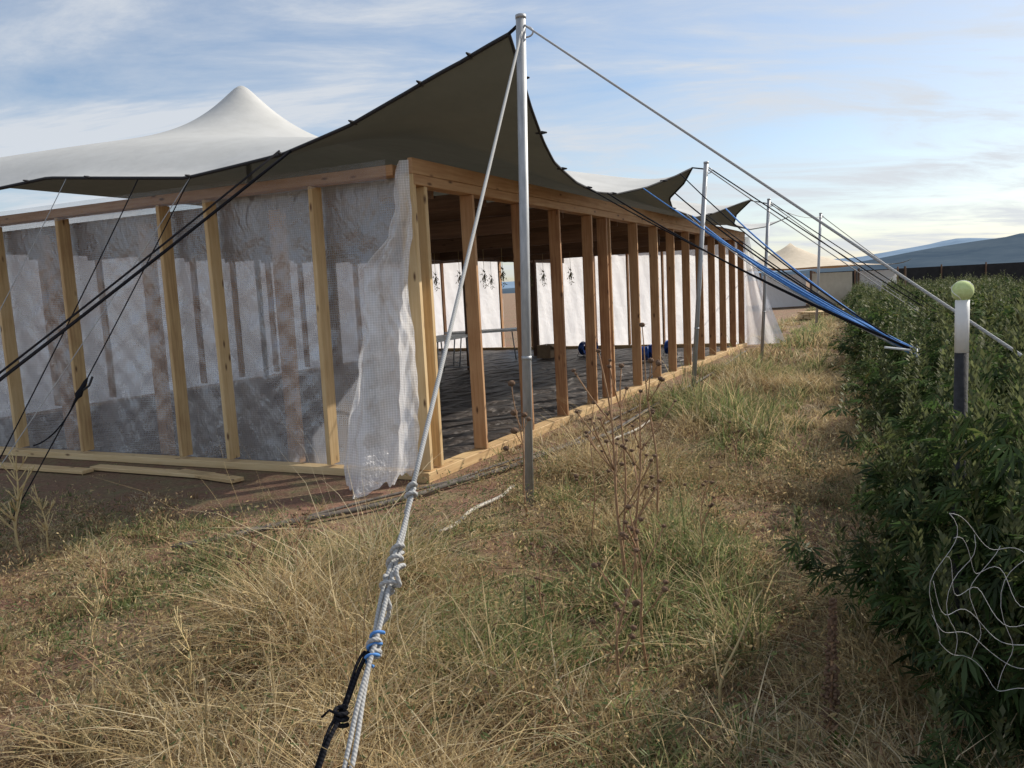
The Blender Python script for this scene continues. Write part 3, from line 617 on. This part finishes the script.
weed(-1.35,3.7,.42,(.1,0),10,True,M_bark,'brown dried weed with small seed heads',11,.007)
weed(-1.15,3.9,.5,(.05,0),12,True,M_bark,'brown dried weed with small seed heads',31,.007)
weed(-2.2,4.0,.4,(-.1,0),9,True,M_bark,'brown dried weed with small seed heads',12,.007)
weed(-1.9,3.3,.45,(.1,0),14,False,M_straw,'straw coloured branching dry weed',33,thin=.004)
weed(-1.3,2.9,.4,(-.1,0),14,False,M_straw,'straw coloured branching dry weed',34,thin=.004)
weed(.1,3.3,.5,(-.1,0),9,True,M_bark,'brown dried weed with small seed heads',13,.008)
weed(1.8,6.2,.5,(-.1,0),9,True,M_bark,'brown dried weed with small seed heads',14,.010)
e=empty('dock_plant',(.98,2.39,float(gz(.98,2.39))),label='dark brown dock seed spike with a few green leaves',category='weed')
v,f=tube([(0,0,0),(.005,0,.25),(.01,0,.52)],.005,6); mobj('stalk',v,f,M_bark,e,True)
hs_=[]; rr=random.Random(5)
for k in range(260):
    t=rr.random(); a=rr.random()*6.28; rd=.034*(1-.75*t)*rr.uniform(.4,1); hs_.append(sphere((.01*t+math.cos(a)*rd,math.sin(a)*rd,.1+.44*t),.007,6,4,(1,1,.8)))
v,f=merge(hs_); mobj('seed_head',v,f,M_head,e,True)
V=leafquads(10,np.array([.03,0,.06]),np.array([.05,.04,.05]),.09,.02,(0,0,.3),R); me=fastmesh('leaf',V,np.arange(40).reshape(-1,4),None,np.tile(np.array([.12,.2,.04]),(40,1)),M_leaf); link(bpy.data.objects.new('leaf',me),e)
# ---------------------------------------------------------------- hemp plants
def hemp_mesh(seed,Hh,rad,nleaf,ncola,leafscale=1.,lowpoly=False):
    r=np.random.RandomState(seed); nb=20; VV=[];CC=[]
    br=[]
    for k in range(nb):
        t=k/(nb-1); a=k*2.4+r.uniform(-.3,.3); z0=.05*Hh+.6*Hh*t; l=rad*(1.15-.8*t)*r.uniform(.65,1.3); z1=min(z0+.3*Hh*r.uniform(.5,1.3)+.06,Hh*.92)
        br.append((np.array([0,0,z0]),np.array([l*math.cos(a),l*math.sin(a),z1])))
    br.append((np.array([0,0,.5*Hh]),np.array([.02,0,Hh])))
    for i in range(nleaf):
        b=br[r.randint(len(br))]; t=r.rand()**.55; p=b[0]+(b[1]-b[0])*t; p=p+np.array([0,0,-.12*Hh*math.sin(t*math.pi)*.5])+r.normal(0,.045,3); p[2]=max(p[2],.04)
        hd=math.atan2(p[1],p[0])+r.normal(0,.8); drop=r.uniform(-.9,.25)
        ax=np.array([math.cos(hd)*math.cos(drop),math.sin(hd)*math.cos(drop),math.sin(drop)]); sd=np.array([-math.sin(hd),math.cos(hd),0]); sd=sd+np.array([0,0,r.normal(0,.3)])
        ll=leafscale*r.uniform(.07,.145)
        c=np.array([.045,.078,.022])*r.uniform(.5,1.7)
        if r.rand()<.13: c=np.array([.12,.145,.045])
        if r.rand()<.02: c=np.array([.22,.19,.06])
        nm=np.cross(ax,sd)
        for j,an in enumerate([-1.15,-.6,0,.6,1.15] if not lowpoly else [-.8,0,.8]):
            d=ax*math.cos(an)+sd*math.sin(an); w=np.cross(d,nm); w/=np.linalg.norm(w); l=ll*(1-.28*abs(an)); ww=l*(.095 if not lowpoly else .16)
            VV.append([p,p+d*l*.5+w*ww,p+d*l-nm*l*.12,p+d*l*.5-w*ww]); CC.append([c*.9,c,c*1.1,c])
    tips_=[b[1] for b in br]
    for i in range(ncola):
        top=(i%len(tips_)==len(tips_)-1)
        tp=tips_[i%len(tips_)]; n=(110 if not lowpoly else 26)+(60 if top and not lowpoly else 0); ch=r.uniform(.2,.36)*(1.4 if top else 1)
        if i>=len(tips_): tp=tp*np.array([.7,.7,.85])
        for k in range(n):
            t=r.rand(); a=r.rand()*6.28; rd=.044*(1-t*.75); p=tp+np.array([math.cos(a)*rd,math.sin(a)*rd,-ch*.35+ch*t])
            d=np.array([math.cos(a)*.7,math.sin(a)*.7,.8]); d/=np.linalg.norm(d); w=np.array([-math.sin(a),math.cos(a),0]); l=r.uniform(.022,.045)*(1 if not lowpoly else 1.6); c=np.array([.115,.13,.055])*r.uniform(.5,1.4)
            VV.append([p,p+d*l*.5+w*l*.24,p+d*l,p+d*l*.5-w*l*.24]); CC.append([c]*4)
    V=np.array(VV).reshape(-1,3); Cc=np.array(CC).reshape(-1,3)
    me=fastmesh('hemp_foliage',V,np.arange(len(V)).reshape(-1,4),None,Cc,M_leaf)
    parts=[tube([(0,0,-.03),(0,0,.5*Hh),(0,0,.95*Hh)],.014,6,rs=[.016,.011,.004])]
    for b in br[:-1]:
        m_=(b[0]+b[1])/2+np.array([0,0,-.06*Hh]); parts.append(tube([b[0],m_,b[1]],.005,4,rs=[.006,.005,.003]))
    v,f=merge(parts); ms=bpy.data.meshes.new('hemp_stem'); ms.from_pydata([tuple(map(float,a)) for a in v],[],f); ms.materials.append(M_stem); ms.update()
    return me,ms
near=[hemp_mesh(100+i,1.18,.6,950,32) for i in range(5)]
mid=[hemp_mesh(200+i,1.22,.62,400,22,1.4,True) for i in range(4)]
rr=random.Random(9); cnt=0
def plant(fo,stm,x,y,sx_,sz,rot,dist):
    o_=bpy.data.objects.new('hemp_plant',fo); o_.location=(x,y,float(gz(x,y))); o_.rotation_euler=(0,0,rot); o_.scale=(sx_,sx_,sz)
    link(o_,label='bushy green hemp plant growing in a crop row',category='plant',group='hemp plants in crop rows')
    if dist<9: link(bpy.data.objects.new('stem',stm),o_)
for (k_,x_,y_,sx_,sz_,ro) in [(0,1.50,2.28,.64,1.02,1.0),(1,1.86,2.66,.9,1.0,2.0),(2,1.68,1.95,.76,.84,3.0),(3,1.72,3.05,.74,.92,4.1),(0,2.2,2.3,.9,.92,.5)]: plant(*near[k_],x_,y_,sx_,sz_,ro,2)
for k in range(5):
    y=(3.80 if k==0 else 1.75+.1*k)
    while y<46:
        cx=edge_x(y)+.56+1.55*k+rr.uniform(-.12,.12); cy=y+rr.uniform(-.12,.12)
        if (cx-.9)/cy<.70 and cy>1.6:
            dist=math.hypot(cx,cy); src=near if (dist<12 and k<2) else mid; fo,stm=src[rr.randrange(len(src))]
            sc=rr.uniform(.8,1.15); sz=rr.uniform(.72,1.12)*(1-.10*min(1,max(0,cy-7)/10))
            plant(fo,stm,cx,cy,sc,sz,rr.uniform(0,6.28),dist); cnt+=1
        y+=.84
print('hemp',cnt)
e=empty('capped_post',(1.51,2.6,0),label='post with black and white sleeves capped with a tennis ball',category='post')
v,f=tube([(0,0,-.05),(0,0,1.33)],.021,14); mobj('black_sleeve',v,f,M_black,e,True)
v,f=tube([(0,0,1.325),(0,0,1.50)],.0215,14); mobj('white_sleeve',v,f,M_white,e,True)
v,f=sphere((0,0,1.53),.034,20,14); mobj('tennis_ball',v,f,M_ball,e,True)
pts=[]
for a in np.linspace(0,2*math.pi,60):
    th=math.pi/2+.55*math.sin(2*a); ph=a; pts.append((.0342*math.sin(th)*math.cos(ph),.0342*math.cos(th),1.53+.0342*math.sin(th)*math.sin(ph)))
v,f=tube(pts,.0012,5,False); mobj('ball_seam',v,f,M_white,e,True)
parts=[]
def netp(a,b):
    return (1.0+.42*a+.02*math.sin(b*7+a*5), 1.76+.05*math.sin(a*6)+.06*b, 1.04-.34*b-.16*a-.07*math.sin(a*math.pi)+.02*math.sin(a*21+b*3))
for b in np.linspace(0,1,6): parts.append(tube([netp(a,b+.03*math.sin(a*25+b*9)) for a in np.linspace(0,1,40)],.0006,5))
for a in np.linspace(0,1,8): parts.append(tube([netp(a+.03*math.sin(b*9+a*7),b) for b in np.linspace(0,1,16)],.0006,5))
v,f=merge(parts); mobj('trellis_net',v,f,M_net2,None,True,label='loose white string trellis net draped on the crop plants',category='net')
# ---------------------------------------------------------------- background
fe=empty('windbreak_fence',(22,50,0),label='long low black shade cloth fence past the crop',category='fence')
V=[(-1,4,.05),(60,-8,.05),(60,-8,1.9),(-1,4,1.9)]; mobj('shade_cloth',V,[(0,1,2,3)],M_net,fe)
for i in range(24):
    t=i/23; x=-1+61*t; y=4-12*t-.1; v,f=tube([(x,y,0),(x,y,2.02)],.05,6); mobj('post',v,f,M_dark,fe)
def ridge(name,dist,prof,mat,label,seed):
    rr=np.random.RandomState(seed); xs=np.linspace(prof[0][0],prof[-1][0],160); hz=np.interp(xs,[p[0] for p in prof],[p[1] for p in prof])
    j=np.cumsum(rr.normal(0,1,160)); j=(j-np.linspace(j[0],j[-1],160)); hz=np.maximum(hz*(1+.012*j),0)
    V=[];Fc=[]; rows=[(-.35,0),(-.22,.35),(-.1,.75),(0,1.),(.12,.7)]
    for dd,hh in rows:
        for i,x in enumerate(xs): V.append((x*dist*(1+dd),dist*(1+dd),-2+hz[i]*dist*hh*(1+.12*math.sin(i*.9+dd*30)*(hh<1))))
    n=len(xs)
    for a in range(len(rows)-1):
        for i in range(n-1): Fc.append((a*n+i,a*n+i+1,(a+1)*n+i+1,(a+1)*n+i))
    mobj(name,V,Fc,mat,None,True,kind='structure',label=label,category='hill')
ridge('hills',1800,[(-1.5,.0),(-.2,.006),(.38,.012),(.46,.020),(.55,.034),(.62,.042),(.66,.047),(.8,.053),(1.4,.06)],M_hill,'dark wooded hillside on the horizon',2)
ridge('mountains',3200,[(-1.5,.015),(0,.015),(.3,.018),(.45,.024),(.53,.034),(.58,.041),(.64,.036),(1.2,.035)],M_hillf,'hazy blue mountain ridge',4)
def far_tent(cx,cy,w,d,h,pk,rz,label,wall=True):
    e=empty('marquee_tent',(cx,cy,0),label=label,category='tent'); e.rotation_euler=(0,0,rz)
    V=[];Fc=[];n=24
    for j in range(n+1):
        for i in range(n+1):
            x=(i/n-.5)*w; y=(j/n-.5)*d; r_=math.hypot(x/w,y/d)*2
            V.append((x,y,h+pk*math.exp(-r_*1.9)+.35*(abs(x)/w*2)**6*(abs(y)/d*2)**6))
    for j in range(n):
        for i in range(n): Fc.append((j*(n+1)+i,j*(n+1)+i+1,(j+1)*(n+1)+i+1,(j+1)*(n+1)+i))
    mobj('canopy',V,Fc,M_tan,e,True)
    for sx in(-1,-.33,.33,1):
        for sy in(-1,1):
            v,f=tube([(sx*w*.47,sy*d*.47,0),(sx*w*.47,sy*d*.47,h+.05)],.06,8); mobj('post',v,f,M_dark,e)
    if wall:
        for k in range(3):
            x0=-.45*w+k*.3*w; mobj('side_wall',[(x0,-d*.46,.1),(x0+.27*w,-d*.46,.1),(x0+.27*w,-d*.46,h-.1),(x0,-d*.46,h-.1)],[(0,1,2,3)],M_backfilm if k!=1 else M_tan,e)
far_tent(16.6,46,10,8,1.9,1.75,.3,'tan peaked tent with white side walls')
for (x,y,a,lab) in [(12.2,30,.4,'stack of pine boards in the dry grass'),(14.5,33,1.0,'stack of pine boards in the dry grass')]:
    e=empty('lumber_stack',(x,y,0),label=lab,category='lumber',group='lumber stacks')
    for k in range(4):
        for j in range(3): box('board',(.05,.28,2.6),(x+.31*j*math.sin(a)+.0,y-.31*j*math.cos(a),.1+.065*k),a+random.uniform(-.03,.03),M_pine,e,.006,axis_long='x')
# ---------------------------------------------------------------- camera, light, world
cam=bpy.data.cameras.new('Camera'); co=bpy.data.objects.new('Camera',cam); col.objects.link(co)
p=math.radians(6.70); rl=math.asin(.05)
r0=Vector((1,0,0)); u0=Vector((0,math.sin(p),math.cos(p))); fw_=Vector((0,math.cos(p),-math.sin(p)))
e1=r0*math.cos(rl)-u0*math.sin(rl); e2=r0*math.sin(rl)+u0*math.cos(rl)
Mx=Matrix.Identity(4)
for i in range(3): Mx[i][0]=e1[i]; Mx[i][1]=e2[i]; Mx[i][2]=-fw_[i]
Mx[0][3],Mx[1][3],Mx[2][3]=0,0,1.6
co.matrix_world=Mx; cam.sensor_width=36; cam.lens=780/1024*36; cam.clip_end=12000; cam.clip_start=.05; scene.camera=co
az,el=math.radians(64),math.radians(36)
S=Vector((math.sin(az)*math.cos(el),math.cos(az)*math.cos(el),math.sin(el)))
sl=bpy.data.lights.new('Sun','SUN'); sl.energy=5.0; sl.angle=math.radians(.5); sl.color=(1,.93,.82); so_=bpy.data.objects.new('Sun',sl); so_.rotation_euler=S.to_track_quat('Z','Y').to_euler(); col.objects.link(so_)
w=bpy.data.worlds.new('World'); scene.world=w; w.use_nodes=True; nt=w.node_tree
bg=nt.nodes['Background']; bg.inputs[1].default_value=.14
sk=nd(nt,'ShaderNodeTexSky'); sk.sky_type='NISHITA'; sk.sun_disc=False; sk.sun_elevation=el; sk.sun_rotation=az; sk.air_density=1.0; sk.dust_density=.9; sk.ozone_density=2.0
tc=nd(nt,'ShaderNodeTexCoord'); sx=nd(nt,'ShaderNodeSeparateXYZ'); nt.links.new(tc.outputs['Generated'],sx.inputs[0])
za=nd(nt,'ShaderNodeMath',operation='ADD'); nt.links.new(sx.outputs[2],za.inputs[0]); za.inputs[1].default_value=.14
zm=nd(nt,'ShaderNodeMath',operation='MAXIMUM'); nt.links.new(za.outputs[0],zm.inputs[0]); zm.inputs[1].default_value=.05
dx=nd(nt,'ShaderNodeMath',operation='DIVIDE'); dy=nd(nt,'ShaderNodeMath',operation='DIVIDE')
nt.links.new(sx.outputs[0],dx.inputs[0]); nt.links.new(zm.outputs[0],dx.inputs[1]); nt.links.new(sx.outputs[1],dy.inputs[0]); nt.links.new(zm.outputs[0],dy.inputs[1])
cb=nd(nt,'ShaderNodeCombineXYZ'); nt.links.new(dx.outputs[0],cb.inputs[0]); nt.links.new(dy.outputs[0],cb.inputs[1])
mp=nd(nt,'ShaderNodeMapping'); mp.inputs['Scale'].default_value=(.55,1.4,1); mp.inputs['Rotation'].default_value=(0,0,.75); nt.links.new(cb.outputs[0],mp.inputs['Vector'])
n1=nd(nt,'ShaderNodeTexNoise'); n1.inputs['Scale'].default_value=1.5; n1.inputs['Detail'].default_value=12; n1.inputs['Roughness'].default_value=.64; n1.inputs['Distortion'].default_value=.5; nt.links.new(mp.outputs[0],n1.inputs['Vector'])
rp=ramp(nt,n1.outputs['Fac'],[(.34,(.08,.08,.08)),(.48,(.4,.4,.4)),(.60,(.9,.9,.9))])
mc=nd(nt,'ShaderNodeMixRGB'); nt.links.new(rp,mc.inputs[0]); nt.links.new(sk.outputs[0],mc.inputs[1]); mc.inputs[2].default_value=(5.0,5.25,5.6,1)
nt.links.new(mc.outputs[0],bg.inputs[0])
